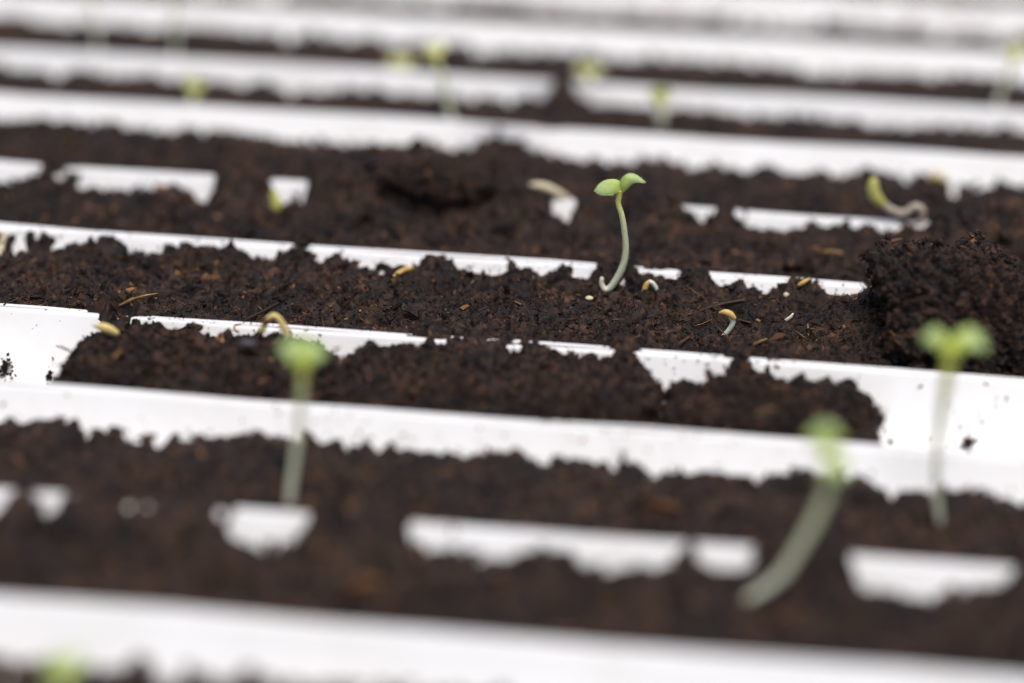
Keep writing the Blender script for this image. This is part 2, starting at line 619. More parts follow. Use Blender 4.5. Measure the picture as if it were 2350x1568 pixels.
def add_leaf(soup, mid_pts, half, side, cup=0.35, thick=0.0007, n=22, m_=13, slot=0, tip=0.55, hairs=0):
    """thick cotyledon: a midrib spline, a side direction and a half width that swells and closes at the tip"""
    c = spline(mid_pts, n)
    t = np.gradient(c, axis=0)
    t /= np.linalg.norm(t, axis=1)[:, None]
    side = np.asarray(side, float)
    S = side[None] - t * (t @ side)[:, None]
    S /= np.linalg.norm(S, axis=1)[:, None]
    N = np.cross(t, S)
    N[N[:, 2] < 0] *= -1
    s = np.linspace(0, 1, n)
    w = half * np.clip(np.sin(math.pi * np.clip(s, 0, 1) ** .75), 0, 1) ** tip
    w = np.maximum(w, half * .22 * (1 - s) ** 3)
    w[-1] = half * .04
    x = np.linspace(-1, 1, m_)
    top, bot = [], []
    for i in range(n):
        for xx in x:
            p = c[i] + S[i] * w[i] * xx - N[i] * cup * half * (xx * xx) * (w[i] / half)
            th = thick * math.sqrt(max(0, 1 - xx ** 4)) * (0.35 + .65 * min(1, w[i] / half))
            top.append(p + N[i] * th * .5)
            bot.append(p - N[i] * th * .5)
    top, bot = np.array(top), np.array(bot)
    f = []
    o = n * m_
    for i in range(n - 1):
        for k in range(m_ - 1):
            a, b, cc, d = i * m_ + k, i * m_ + k + 1, (i + 1) * m_ + k + 1, (i + 1) * m_ + k
            f += [(a, b, cc, d), (o + d, o + cc, o + b, o + a)]
    for i in range(n - 1):
        for k in (0, m_ - 1):
            a, d = i * m_ + k, (i + 1) * m_ + k
            f.append((a, d, o + d, o + a))
    for k in range(m_ - 1):
        f.append(((n - 1) * m_ + k, (n - 1) * m_ + k + 1, o + (n - 1) * m_ + k + 1, o + (n - 1) * m_ + k))
        f.append((k + 1, k, o + k, o + k + 1))
    al = np.repeat(s, m_)
    soup.add(np.concatenate([top, bot]), f, slot, True, np.concatenate([al, al]))
    if hairs:
        i = rng.integers(0, n * m_, hairs)
        nn = np.repeat(N, m_, axis=0)[i]
        e = np.tile(x, n)[i][:, None] * np.repeat(S, m_, axis=0)[i]
        add_hairs(soup, top[i], nn + e * .8, 0.00050, slot)


# ------------------------------------------------------------------ rows
# rim lines of the gutters, measured in the photo as (x0, y0, x1, y1)
RIMS = {0: (0, 1350, 2350, 1535), 1: (1090, 1191, 1500, 1223), 2: (0, 870, 2030, 1025), 3: (740, 750, 2350, 860),
        4: (0, 508, 1960, 650), 5: (400, 380, 2100, 512), 6: (0, 205, 2350, 355), 7: (0, 100, 2350, 240),
        8: (1000, 30, 2350, 112)}
# the blurred edge reads a little above the rim itself
EDGE = {0: 26, 1: 23, 2: 6, 3: 8, 4: 5, 5: 10, 6: 11, 7: 13, 8: 14}
RIMS = {k: (a, b + EDGE[k], c, d + EDGE[k]) for k, (a, b, c, d) in RIMS.items()}
Yr = {}
for k, (x0, y0, x1, y1) in RIMS.items():
    Yr[k] = .5 * (P(x0, y0)[1] + P(x1, y1)[1])
PIT = (Yr[8] - Yr[0]) / 8
for k in (-1, -2, -3):
    Yr[k] = Yr[k + 1] - PIT
for k in range(9, 15):
    Yr[k] = Yr[k - 1] + PIT
X0, X1 = -0.42, 0.30                                   # ends of the rows
DEPTH = 0.0165
LIP = 0.0014


def tray_z(y):
    """height of the white gutters across the rows"""
    y = np.asarray(y, float)
    z = np.full(y.shape, -DEPTH)
    for k in range(-3, 14):
        a, b = Yr[k], Yr[k + 1]
        mk = (y >= a) & (y <= b)
        if not mk.any():
            continue
        u = y[mk] - a
        L = b - a
        v = np.clip((u - LIP) / (L - 2 * LIP), 0, 1)
        zz = -DEPTH * np.clip(1 - np.abs(2 * v - 1) ** 2.1, 0, 1)
        e = np.minimum(u, L - u)                      # rounded rim
        zz = zz - 0.00012 * np.clip(1 - e / LIP, 0, 1) ** 2 * (e < LIP)
        z[mk] = zz
    return z


def xpix(a, k):
    """x coordinate of photo column a on rim k"""
    x0, y0, x1, y1 = RIMS[k]
    return P(a, y0 + (y1 - y0) * (a - x0) / (x1 - x0))[0]


# stretches of the half-buried rims that show white
BARE = {1: [(-60, 62), (74, 165), (512, 742), (925, 1560), (1582, 1742), (1945, 2340)],
        3: [(-400, 215), (345, 645), (655, 940), (1490, 1645), (1735, 1762), (1812, 2700)],
        4: [(-400, 705), (715, 770), (790, 1172), (1192, 1302), (1315, 1372), (1630, 1985)],
        5: [(-400, 112), (172, 508), (622, 722), (1262, 1325), (1560, 1640), (1682, 2155)]}
BAREX = {k: [(xpix(a, k), xpix(b, k)) for a, b in v] for k, v in BARE.items()}
# soil level in each channel (metres below the rims)
LEVEL = {-3: -.008, -2: -.008, -1: -.0088, 0: -.0038, 1: -.0062, 2: -.0235, 3: -.0023, 4: -.0040, 5: -.0054, 6: -.0044, 7: -.0058,
         8: -.0074, 9: -.0078, 10: -.011, 11: -.011, 12: -.011, 13: -.011}
COVER = {1: .0036, 3: .0004, 4: .0006, 5: .0034}


def bare_amount(x, y, k):
    """1 where rim k is bare, 0 where soil lies over it"""
    if k not in BAREX:
        return np.ones_like(x)
    r = np.zeros_like(x)
    q = 1.0 if k in (1, 5) else .7 if k == 3 else .4
    x = x + .0042 * q * perlin(x / .008, y / .006, 0 * x, 71 + k) + .0018 * q * perlin(x / .0025, y / .0025, 0 * x, 81 + k)
    for a, b in BAREX[k]:
        w = min(.0045 if k in (1, 5) else .0038 if k == 3 else .0022, .32 * (b - a))
        r = np.maximum(r, np.clip((x - a + w) / (2 * w), 0, 1) * np.clip((b + w - x) / (2 * w), 0, 1))
    return r ** 1.5 if k in (1, 5) else r


# hummocks: photo column, row, height, radius x, radius y
HUMPS = [(272, 742, .006, .006, .004), (228, 752, .004, .004, .003), (1000, 782, .003, .006, .004), (1440, 818, .003, .006, .004),
         (900, 415, .006, .032, .012), (1070, 395, .005, .03, .010), (1140, 348, .004, .007, .006), (1325, 822, -.006, .0065, .0028), (1060, 790, -.006, .0035, .0022), (1205, 525, -.007, .012, .004),
         (1985, 735, .0060, .008, .009), (2030, 770, .0060, .010, .009), (2060, 800, .003, .012, .006), (1450, 760, .0018, .012, .006), (850, 660, .002, .02, .006), (560, 700, -.002, .02, .006),
         (1200, 720, .0022, .012, .006), (1800, 560, .002, .02, .006), (330, 500, -.004, .012, .004), (790, 500, .003, .012, .006), (180, 330, .004, .02, .006),
         (330, 1040, .003, .010, .006), (480, 1110, -.006, .008, .006), (880, 1060, .003, .015, .008), (1430, 1130, -.004, .012, .006), (620, 1130, .003, .010, .008),
         (230, 1250, -.006, .010, .007), (1200, 1400, .003, .02, .008), (1900, 1200, .003, .015, .008),(1000, 625, .0042, .0055, .0045), (240, 580, .0040, .0045, .004), (680, 590, .0030, .0040, .004),
         (1535, 690, .0044, .0065, .005), (1280, 640, .0038, .0035, .003), (1216, 640, .0025, .003, .003),
         (1840, 672, .0062, .0062, .005), (1836, 655, .0045, .0022, .0022), (700, 880, -.002, .01, .01),
         (1700, 640, .002, .006, .004), (440, 585, .0015, .006, .004), (1420, 640, .0022, .005, .003),
         (1640, 770, -.002, .010, .008), (2090, 790, -.0040, .02, .008), (2250, 830, -.005, .03, .007),
         (560, 1010, .004, .012, .006), (1180, 1050, .002, .02, .006), (1860, 1090, .0020, .01, .006),
         (1130, 345, .0035, .006, .006), (1480, 1100, .002, .01, .006), (900, 370, .004, .02, .008),
         (2000, 590, .002, .02, .01), (2300, 560, .006, .04, .015), (760, 400, .003, .02, .01),
         (330, 1560, .0035, .012, .008), (560, 1575, .003, .01, .007), (40, 1550, .003, .012, .007),
         (1500, 270, .0024, .018, .006), (1860, 290, .0014, .02, .006), (1280, 245, .0022, .012, .006),
         (760, 110, .0022, .03, .006), (725, 1240, .0062, .0045, .005), (530, 1190, .0040, .0035, .0022), (1288, 255, .011, .0036, .006), (1288, 232, .011, .0036, .006), (560, 1300, -.002, .005, .004), (1080, 1320, -.0015, .006, .004),
         (1240, 1300, .0026, .007, .004), (1660, 1345, .0035, .010, .005), (2010, 1310, .002, .006, .004), (2300, 1370, .004, .007, .005),
         (120, 1205, .0042, .006, .005), (20, 1190, .004, .005, .005), (430, 460, .002, .01, .006), (1600, 530, .004, .008, .005), (1290, 520, .0035, .010, .005), (1880, 175, .0024, .035, .006), (420, 1000, -.0015, .02, .008),
         (640, 1010, .0015, .008, .005), (100, 1000, .0012, .02, .006)]
HUMPP = [(P(a, b, -.003), h, rx, ry) for a, b, h, rx, ry in HUMPS]


def row_of(y):
    y = np.asarray(y)
    ks = np.array([Yr[k] for k in range(-3, 15)])
    return np.clip(np.searchsorted(ks, y, side='right') - 1, 0, 16) - 3


def soil_base(x, y):
    """level of the peat before its fine relief: channel levels, heaps over the rims, hummocks"""
    k = row_of(y)
    a = np.array([Yr[i] for i in range(-3, 15)])
    lev = np.array([LEVEL[i] for i in range(-3, 14)])
    lo, hi = a[k + 3], a[k + 4]
    z = lev[k + 3]
    for kk in range(-3, 14):
        for rim in (kk, kk + 1):
            if rim not in COVER:
                continue
            mk = k == kk
            if not mk.any():
                continue
            d = np.abs(y[mk] - Yr[rim])
            w = np.exp(-(d / (.019 if kk == 2 else .0095)) ** 2)
            target = COVER[rim] + .0012 * perlin(x[mk] / .009, y[mk] / .009, 0 * x[mk], 77)
            z[mk] = z[mk] + (target - z[mk]) * w * (1 - bare_amount(x[mk], y[mk], rim))
    for p, h, rx, ry in HUMPP:
        q = ((x - p[0]) / rx) ** 2 + ((y - p[1]) / ry) ** 2
        z = z + .75 * h * np.exp(-q)
    return z


def soil_z(x, y, seed=3):
    # some rows are raked rougher than others
    ks = np.array([-3, 0, 1, 2, 3, 4, 5, 6, 13])
    mid = np.array([.5 * (Yr[k] + Yr[k + 1]) for k in ks])
    amp = np.interp(y, mid, [1.2, 1.5, 1.45, 1.1, 1.05, 1.45, 1.5, 1.0, 1.0])
    return soil_base(x, y) + rough3(x, y, np.zeros_like(x), seed) * amp


# ------------------------------------------------------------------ the setting
g = Soup()
g.add([(-6, -6, -.022), (6, -6, -.022), (6, 8, -.022), (-6, 8, -.022)], [(0, 1, 2, 3)])
tag(g.build('ground', [GROUND]), kind='structure')

# ------------------------------------------------------------------ white gutters
GUT_GROUP = 'white planting gutters laid side by side'
GUT_LABEL = {
    -3: 'white planting gutter nearest the camera, below the bottom edge of the photo',
    -2: 'white planting gutter of dark soil just below the bottom edge of the photo',
    -1: 'white gutter at the bottom edge whose broad blurred rim runs unbroken in the foreground',
    0: 'white gutter in the blurred foreground holding the bent seedling, its rim half buried in soil',
    1: 'white gutter in front of the three soil blocks, with a continuous white rim',
    2: 'mostly empty white gutter holding three separate soil blocks and bare at both ends',
    3: 'white gutter in sharp focus whose soil carries the tall main seedling',
    4: 'white gutter just behind the main seedling, its rim broken by heaped soil',
    8: 'white gutter with greyish smeared wall near the top edge of the photo',
}


def gutter(k, xa, xb, label):
    a, b = Yr[k] + .000008, Yr[k + 1] - .000008
    L = b - a
    u = np.concatenate([np.linspace(0, LIP * 1.6, 8)[:-1], np.linspace(LIP * 1.6, L - LIP * 1.6, 40), np.linspace(L - LIP * 1.6, L, 8)[1:]])
    yy = a + u
    zz = tray_z(yy)
    xs = np.linspace(xa, xb, 25)
    n, mm = len(xs), len(yy)
    V_ = []
    wav = 0.00025 * np.sin(xs * 37 + k) + .0002 * np.sin(xs * 91 + 2 * k)
    for i, x in enumerate(xs):
        for j in range(mm):
            V_.append((x, yy[j], zz[j] + wav[i]))
    top = np.array(V_)
    bot = top.copy()
    bot[:, 2] = np.minimum(bot[:, 2] - .0014, -.0045)
    f = []
    o = n * mm
    for i in range(n - 1):
        for j in range(mm - 1):
            q = (i * mm + j, (i + 1) * mm + j, (i + 1) * mm + j + 1, i * mm + j + 1)
            f += [q, tuple(o + t for t in q[::-1])]
        for j in (0, mm - 1):
            q = (i * mm + j, (i + 1) * mm + j)
            f.append((q[0], q[1], o + q[1], o + q[0]))
    for i in (0, n - 1):
        for j in range(mm - 1):
            q = (i * mm + j, i * mm + j + 1)
            f.append((q[0], q[1], o + q[1], o + q[0]))
    s = Soup()
    s.add(np.concatenate([top, bot]), f)
    return tag(s.build('planting_gutter', [SMEARED if k >= 8 else PLASTIC]), label, 'gutter', GUT_GROUP)


for k in range(-3, 14):
    if k == 6:
        xj = xpix(1288, 7)
        gutter(k, X0, xj - .0034, 'left one of two white gutters meeting at the dark gap in a distant rim')
        gutter(k, xj + .0034, X1, 'right one of two white gutters meeting at the dark gap in a distant rim')
    elif k == 5:
        xj = xpix(1146, 6)
        gutter(k, X0, xj - .0011, 'left one of two white gutters meeting at the faint joint behind the main seedling')
        gutter(k, xj + .0011, X1, 'right one of two white gutters meeting at the faint joint behind the main seedling')
    elif k == 7:
        gutter(k, X0, X1, 'white gutter just beyond the one with the dark gap, holding a thin line of soil')
    else:
        gutter(k, X0, X1, GUT_LABEL.get(k, 'white gutter among the farthest ones beyond the top edge of the photo'))

# ------------------------------------------------------------------ peat beds
BED_LABEL = {
    -3: 'dark peat bed nearest the camera, below the bottom edge', -2: 'dark peat bed just below the bottom edge of the photo',
    -1: 'dark peat peeping up at the very bottom edge of the photo',
    0: 'blurred dark peat bed in the foreground that carries the bent seedling',
    1: 'blurred dark peat bed in front of the three soil blocks',
    2: 'thin peat spilled over the rim behind the three soil blocks',
    3: 'sharp dark peat bed with bark flakes around the main seedling',
    4: 'dark peat bed just behind the main seedling', 5: 'dark peat bed with a shadowed lump, second behind the main seedling',
    6: 'thin line of peat with a notch, in front of the gapped white rim', 7: 'thin far line of dark peat below the palest broad rim',
    8: 'faint broken line of peat near the top edge'}


def bed(k):
    a, b = Yr[k], Yr[k + 1]
    focus = k in (3, 4)
    step = .00042 if k in (2, 3) else .0006 if k == 4 else .0008 if k in (0, 1, 5) else .0011
    yc = .5 * (a + b)
    xc = V(1175, 780, yc)[0]
    hw = .88 * (V(2350, 780, yc)[0] - V(0, 780, yc)[0])
    xa, xb = max(X0, xc - hw), min(X1, xc + hw)
    xs = np.concatenate([np.arange(X0 + .002, xa, .0011), np.arange(xa, xb, step), np.arange(xb, X1 - .002, .0011)])
    ys = np.linspace(a, b, int((b - a) / step) + 2)
    gx, gy = np.meshgrid(xs, ys, indexing='ij')
    x, y = gx.ravel(), gy.ravel()
    z = soil_z(x, y)
    tz = tray_z(y)
    # sideways pull makes small overhangs, fading out at the seams between beds
    edge = np.clip(np.minimum(y - a, b - y) / .003, 0, 1)
    px = x + edge * .0009 * perlin(x / .003, y / .003, z / .003, 21)
    py = y + edge * .0009 * perlin(x / .003, y / .003, z / .003, 22)
    over = (z - tz).reshape(gx.shape)
    n, mm = gx.shape
    idx = np.arange(n * mm).reshape(n, mm)
    q = np.stack([idx[:-1, :-1], idx[1:, :-1], idx[1:, 1:], idx[:-1, 1:]], -1)
    keep = np.maximum.reduce([over[:-1, :-1], over[1:, :-1], over[1:, 1:], over[:-1, 1:]]) > -.0006
    q = q[keep]
    used, inv = np.unique(q, return_inverse=True)
    s = Soup()
    s.add(np.stack([px, py, z], 1)[used], inv.reshape(-1, 4), 0, True)
    # loose matter on top
    area = (xb - xa) * (b - a)
    dens = {3: .8e6, 2: .8e6, 4: .45e6, 5: .2e6, 1: .2e6, 0: .15e6}.get(k, .1e6)
    N = int(area * dens)

    def scatter(count, sink, size, band=-.0002):
        X = rng.uniform(xa, xb, count)
        Yy = rng.uniform(a, b, count)
        Z = soil_z(X, Yy)
        ok = Z - tray_z(Yy) > band
        return np.stack([X, Yy, Z], 1)[ok] + np.array([0, 0, 1.]) * (np.asarray(size)[ok] * sink)[:, None], np.asarray(size)[ok]
    sz = .00022 * np.exp(np.abs(rng.normal(0, .62, N)))
    sz = np.minimum(sz, .0012)
    p, sz = scatter(N, -.15, sz)
    if k == 3:
        big = sz > .00045
        add_crumbs(s, p[big], sz[big], True)
        add_crumbs(s, p[~big], sz[~big], False)
    else:
        add_crumbs(s, p, sz * (1.0 if focus else 1.25), False)
    nl = int(area * {3: .7e4, 4: 2.6e4, 5: 3.0e4, 1: 1.8e4, 0: 2.0e4}.get(k, 4e3))
    p, sz = scatter(nl, -.25, np.minimum(.0010 * np.exp(np.abs(rng.normal(0, .55, nl))), .0034), .0003)
    add_crumbs(s, p, sz, True, 0, .8)
    nl = int(area * {3: 1.5e3, 4: 5e3, 5: 7e3, 1: 6e3, 0: 5e3}.get(k, 2e3))
    p, sz = scatter(nl, .12, np.minimum(.0013 * np.exp(rng.normal(0, .35, nl)), .0024), .0003)
    add_flakes(s, p, sz, 2)
    nf = int(area * {3: 3.2e5, 2: 2.4e5, 4: 1.8e5, 5: .5e5, 1: .5e5, 0: .4e5}.get(k, .12e5))
    ln = .0012 * np.exp(rng.normal(.35, .6, nf))
    ln = np.minimum(ln, .009)
    p, ln = scatter(nf, .04, ln)
    add_fibres(s, p, ln, rng.uniform(.00005, .00019, len(p)), 1, .5)
    nc = int(area * {3: 1.3e5, 2: 1.1e5, 4: .8e5, 5: .35e5, 1: .35e5, 0: .25e5}.get(k, .1e5))
    cs = np.minimum(.00045 * np.exp(rng.normal(0, .5, nc)), .0022)
    p, cs = scatter(nc, .12, cs)
    add_flakes(s, p, cs, 2)
    o = s.build('peat_bed', [SOIL, FIBRE, CHIP])
    return tag(o, BED_LABEL.get(k, 'far faint line of peat beyond the top edge of the photo'), 'soil', None, 'stuff')


for k in range(-3, 14):
    bed(k)


# ------------------------------------------------------------------ clods and blocks of peat
def clod(name, centre, semi, label, cat, group=None, seed=0, power=3.0, shear=0.0, res=170, amp=1.0, floor=True, tilt=0.0, crumbs=3500,
         fine=True, yshear=0.0, lump=.0016):
    th = np.linspace(0, 2 * math.pi, res * 2, endpoint=False)
    ph = np.linspace(-math.pi / 2, math.pi / 2, res)
    T, F = np.meshgrid(th, ph, indexing='ij')
    e = 2.0 / power

    def sp(v):
        return np.sign(v) * np.abs(v) ** e
    ux, uy, uz = sp(np.cos(F)) * sp(np.cos(T)), sp(np.cos(F)) * sp(np.sin(T)), sp(np.sin(F))
    nx, ny, nz = np.cos(F) * np.cos(T), np.cos(F) * np.sin(T), np.sin(F)
    x, y, z = centre[0] + ux * semi[0], centre[1] + uy * semi[1], centre[2] + uz * semi[2]
    z = z + shear * (x - centre[0]) + yshear * (y - centre[1])
    x = x + tilt * (z - centre[2])
    d = rough3(x, y, z, 40 + seed, 1.25 * amp) + lump * amp * perlin(x / .012, y / .012, z / .012, 60 + seed)
    x, y, z = x + nx * d, y + ny * d, z + nz * d
    if floor:
        z = np.maximum(z, tray_z(y) + .0002)
    n, mm = T.shape
    idx = np.arange(n * mm).reshape(n, mm)
    nxt = np.roll(idx, -1, 0)
    q = np.stack([idx[:, :-1], nxt[:, :-1], nxt[:, 1:], idx[:, 1:]], -1).reshape(-1, 4)
    s = Soup()
    pts = np.stack([x.ravel(), y.ravel(), z.ravel()], 1)
    s.add(pts, q, 0, True)
    nr = np.stack([nx.ravel(), ny.ravel(), nz.ravel()], 1)

    def pick(c):
        # even over the surface: weight by the size of the quads
        ar = np.linalg.norm(np.cross(pts[q[:, 1]] - pts[q[:, 0]], pts[q[:, 3]] - pts[q[:, 0]]), axis=1)
        ar = ar * (pts[q[:, 0], 2] > tray_z(pts[q[:, 0], 1]) + .0012)
        i = rng.choice(len(q), c, p=ar / ar.sum())
        return pts[q[i, 0]] + rng.normal(0, .0002, (c, 3)), nr[q[i, 0]]
    p, nn = pick(crumbs)
    sz = np.minimum(.00024 * np.exp(np.abs(rng.normal(0, .6, len(p)))), .0012)
    add_crumbs(s, p, sz, fine)
    p, nn = pick(crumbs // 7)
    ln = np.minimum(.0012 * np.exp(rng.normal(.35, .6, len(p))), .008)
    add_fibres(s, p + nn * .0001, ln, rng.uniform(.00005, .00016, len(p)), 1)
    p, nn = pick(crumbs // 8)
    add_flakes(s, p + nn * .0001, np.minimum(.0004 * np.exp(rng.normal(0, .5, len(p))), .0018), 2)
    return tag(s.build(name, [SOIL, FIBRE, CHIP]), label, cat, group)


BLK = 'soil blocks standing in the bare gutter'
Lc = Yr[3] - Yr[2]
ymid = Yr[2] + .50 * Lc


def block(xa, xb, top, label, seed, y0=.09, y1=.80, **kw):
    yc = Yr[2] + .5 * (y0 + y1) * Lc
    # x limits read at the height of the block's middle
    A, B = V(xa, 900, yc)[0], V(xb, 900, yc)[0]
    zc = (top - DEPTH) / 2
    return clod('soil_block', (.5 * (A + B), yc, zc), (.5 * (B - A), .5 * (y1 - y0) * Lc, (top + DEPTH) / 2), label, 'soil block', BLK, seed,
                **kw)


block(150, 768, .0016, 'leftmost dark soil block, with a yellow seed on its top corner', 1, power=4.2, crumbs=6500, y1=.88)
block(748, 1508, .0014, 'widest and middle dark soil block in the bare gutter', 2, power=4.2, crumbs=6000, y1=.88)
block(1518, 2022, .0012, 'right rounded dark soil block ending beside the bare white gutter floor', 3, power=3.2, crumbs=6000, y1=.86)

c = P(2185, 742, .002)
clod('soil_clod', (c[0] + .0105, c[1] + .0005, -.0030), (.0325, .0180, .0170), 'big steep dark soil clod rising at the right beside the main bed', 'soil clod',
     None, 9, power=2.1, shear=-.46, crumbs=11000, amp=1.25, tilt=.16, yshear=.30, lump=.0045)
c = P(1005, 440, .002)
clod('soil_clod', (c[0], c[1], .0050), (.0150, .0060, .0036), 'dark blurred overhanging soil lump behind and left of the main seedling', 'soil clod',
     None, 12, power=2.2, shear=-.06, crumbs=2500, floor=False, fine=False)


# ------------------------------------------------------------------ crumbs strewn on bare plastic
def flecks():
    s = Soup()
    # fringes: fine peat along every soil edge
    n = 150000
    k = rng.choice([0, 1, 3, 4, 5], n, p=[.12, .14, .34, .26, .14])
    a = np.array([Yr[i] for i in range(-3, 15)])
    y = a[k + 3] + rng.uniform(0, 1, n) * (a[k + 4] - a[k + 3])
    x = rng.uniform(-.27, .13, n)
    gap = tray_z(y) - soil_z(x, y)
    ok = (gap > 0) & (rng.uniform(0, 1, n) < np.exp(-gap / .0011))
    pos = np.stack([x, y, tray_z(y) + .00012], 1)[ok]
    add_crumbs(s, pos, .00013 * np.exp(np.abs(rng.normal(0, .55, len(pos)))), False, 0, .6)
    # rim 3 and its empty floor at both ends
    for xa, xb, num in ((-30, 175, 62), (2035, 2600, 120), (340, 760, 120), (1050, 1660, 70), (1500, 1800, 60)):
        px = rng.uniform(xa, xb, num)
        A = np.array([P(q, 800, -.008)[0] for q in px])
        u = rng.uniform(.1, 1.0, num) if (xa < 0 or xa > 2000) else rng.uniform(.86, .99, num)
        yy = Yr[2] + u * Lc
        pos = np.stack([A, yy, tray_z(yy) + .0001], 1)
        half = num // 2
        add_crumbs(s, pos[:half], rng.uniform(.0001, .0003, half), False, 1, .5)
        add_flakes(s, pos[half:], rng.uniform(.0003, .0009, num - half), 1)
    # the front rims
    for k2, num in ((1, 90), (0, 60), (3, 60)):
        A = rng.uniform(-.22, .07, num)
        yy = Yr[k2 + 1] - rng.uniform(.0008, .006, num)
        pos = np.stack([A, yy, tray_z(yy) + .0001], 1)
        add_flakes(s, pos, rng.uniform(.0003, .0009, num), 1)
    o = s.build('loose_soil_flecks', [SOIL, FLECK])
    return tag(o, 'fine brown peat flecks strewn over the bare white plastic', 'soil flecks', None, 'stuff')


flecks()


def floor_pt(px, py):
    """point of the bare gutter surface seen at (px, py)"""
    d = ray(px, py)
    t = np.linspace((0.03 - HCAM) / d[2], (-DEPTH - .001 - HCAM) / d[2], 900)
    q = EYE + d * t[:, None]
    below = np.nonzero(q[:, 2] <= tray_z(q[:, 1]))[0]
    return q[below[0]] if len(below) else q[-1]


_seen = {}


def soil_pt(px, py):
    """first soil or gutter surface met by the line of sight at (px, py)"""
    d = ray(px, py)
    t = np.linspace((0.02 - HCAM) / d[2], (-DEPTH - HCAM) / d[2], 700)
    q = EYE + d * t[:, None]
    s = np.maximum(soil_z(q[:, 0].copy(), q[:, 1].copy()), tray_z(q[:, 1]))
    below = np.nonzero(q[:, 2] <= s)[0]
    return q[below[0]] if len(below) else q[-1]


def crumb_heap(px, py, spread, num, label):
    c = floor_pt(px, py)
    s = Soup()
    r = np.abs(rng.normal(0, 1, num))
    th = rng.uniform(0, 2 * math.pi, num)
    x = c[0] + spread[0] * r * np.cos(th) * .5
    y = c[1] + spread[1] * r * np.sin(th) * .5
    z = tray_z(y) + .0002 + spread[2] * np.exp(-r * r * 1.2) * rng.uniform(0, 1, num)
    pos = np.stack([x, y, z], 1)
    h = int(num * .7)
    add_crumbs(s, pos[:h], rng.uniform(.0002, .00055, h), True, 0)
    add_fibres(s, pos[h:], rng.uniform(.0008, .0028, num - h), rng.uniform(.00006, .00013, num - h), 1)
    return tag(s.build('soil_crumb', [SOIL, FIBRE]), label, 'soil crumb', 'small soil crumbs on the bare gutter floor')


crumb_heap(12, 856, (.0030, .0026, .0030), 110, 'dark soil crumb on the white floor at the left edge')
crumb_heap(114, 868, (.0009, .0022, .0010), 30, 'small brown soil crumb on white floor just left of the leftmost block')
crumb_heap(2222, 1026, (.0032, .0020, .0018), 60, 'brown soil crumb on the white gutter floor at the right')


# ------------------------------------------------------------------ chips, twigs and seeds
def chip(pts, r0, label, mat, name='wood_chip', cat='wood chip', group='wood chips on the soil', radii=(.5, .9, 1, .9, .6), flat=.45, bare=False,
         lift=.0009, plane=None):
    s = Soup()
    if plane is not None:
        w = [V(a, b, plane) for a, b in pts]
    else:
        fn = floor_pt if bare else soil_pt
        w = [fn(a, b) + np.array([0, 0, lift]) for a, b in pts]
    add_tube(s, w, np.array(radii) * r0, 14, 8, 0, flat, .05)
    return tag(s.build(name, [mat]), label, cat, group)


chip([(273, 709), (318, 690), (361, 681)], .00048, 'long tan straw piece lying on the sharp bed at the left', TAN, radii=(.35, .9, 1, 1, .6))
chip([(435, 631), (455, 626)], .00042, 'short orange tan chip on the left part of the sharp bed', TAN)
chip([(1593, 753), (1612, 748), (1632, 738)], .00022, 'thin curved orange shaving left of the hooked yellow sprout', TAN, radii=(.5, 1, .9, 1, .7), lift=.0006)
chip([(1730, 797), (1757, 786)], .00055, 'stubby orange tan chip in the right front of the sharp bed', TAN, radii=(.8, 1, 1, 1, .9))
chip([(1855, 775), (1854, 749)], .00040, 'upright grey tan chip right of the hooked sprout', GREYTAN, lift=.0006)
chip([(1823, 766), (1846, 783)], .00034, 'slanting grey brown chip beside the upright grey chip', GREYTAN)
chip([(1644, 757), (1672, 783)], .00030, 'thin grey chip slanting under the hooked yellow sprout', GREYTAN)
chip([(1557, 797), (1582, 780)], .00050, 'brown bark wedge at the front edge of the sharp bed, near the orange shaving', BROWN)
chip([(1405, 742), (1434, 741)], .00030, 'small flat orange bark piece below the main seedling', BROWN)
chip([(1300, 743), (1322, 740)], .00028, 'small orange bark sliver left below the main seedling', BROWN)
chip([(239, 831), (262, 820), (278, 803)], .00042, 'curved tan brown shaving on the leftmost soil block', TAN, plane=Yr[2] + .30 * Lc)
chip([(764, 803), (781, 797)], .00040, 'small tan chip between the left and middle soil blocks', TAN, plane=Yr[2] + .5 * Lc)
chip([(1730, 955), (1780, 935)], .00042, 'blurred tan chip on the right soil block', GREYTAN, plane=Yr[2] + .12 * Lc)
chip([(1745, 948), (1770, 940)], .0003, 'smaller blurred brown chip on the right soil block', BROWN, plane=Yr[2] + .10 * Lc)
chip([(1890, 585), (1935, 590)], .0008, 'blurred orange bark piece on the bed behind the big clod', TAN)
chip([(1485, 1165), (1560, 1178)], .0016, 'large reddish brown bark piece blurred in the foreground soil', BROWN)
chip([(790, 1360), (880, 1350)], .0024, 'large orange brown bark piece in the nearest soil bed', BROWN)
chip([(2258, 881), (2268, 885)], .00030, 'orange seed like flake on the bare white floor at the right', BROWN, bare=True, lift=.0002)
chip([(2028, 1000 - 20), (2032, 1000)], .00022, 'narrow orange splinter on the bare white floor beside the right block', BROWN, bare=True, lift=.0002)

TW = 'dark twigs among the soil'


def twig(pts, r, label, **kw):
    return chip(pts, r, label, DARKTWIG, 'twig', 'twig', TW, radii=(.6, 1, .9, 1, .7), flat=1.0, **kw)


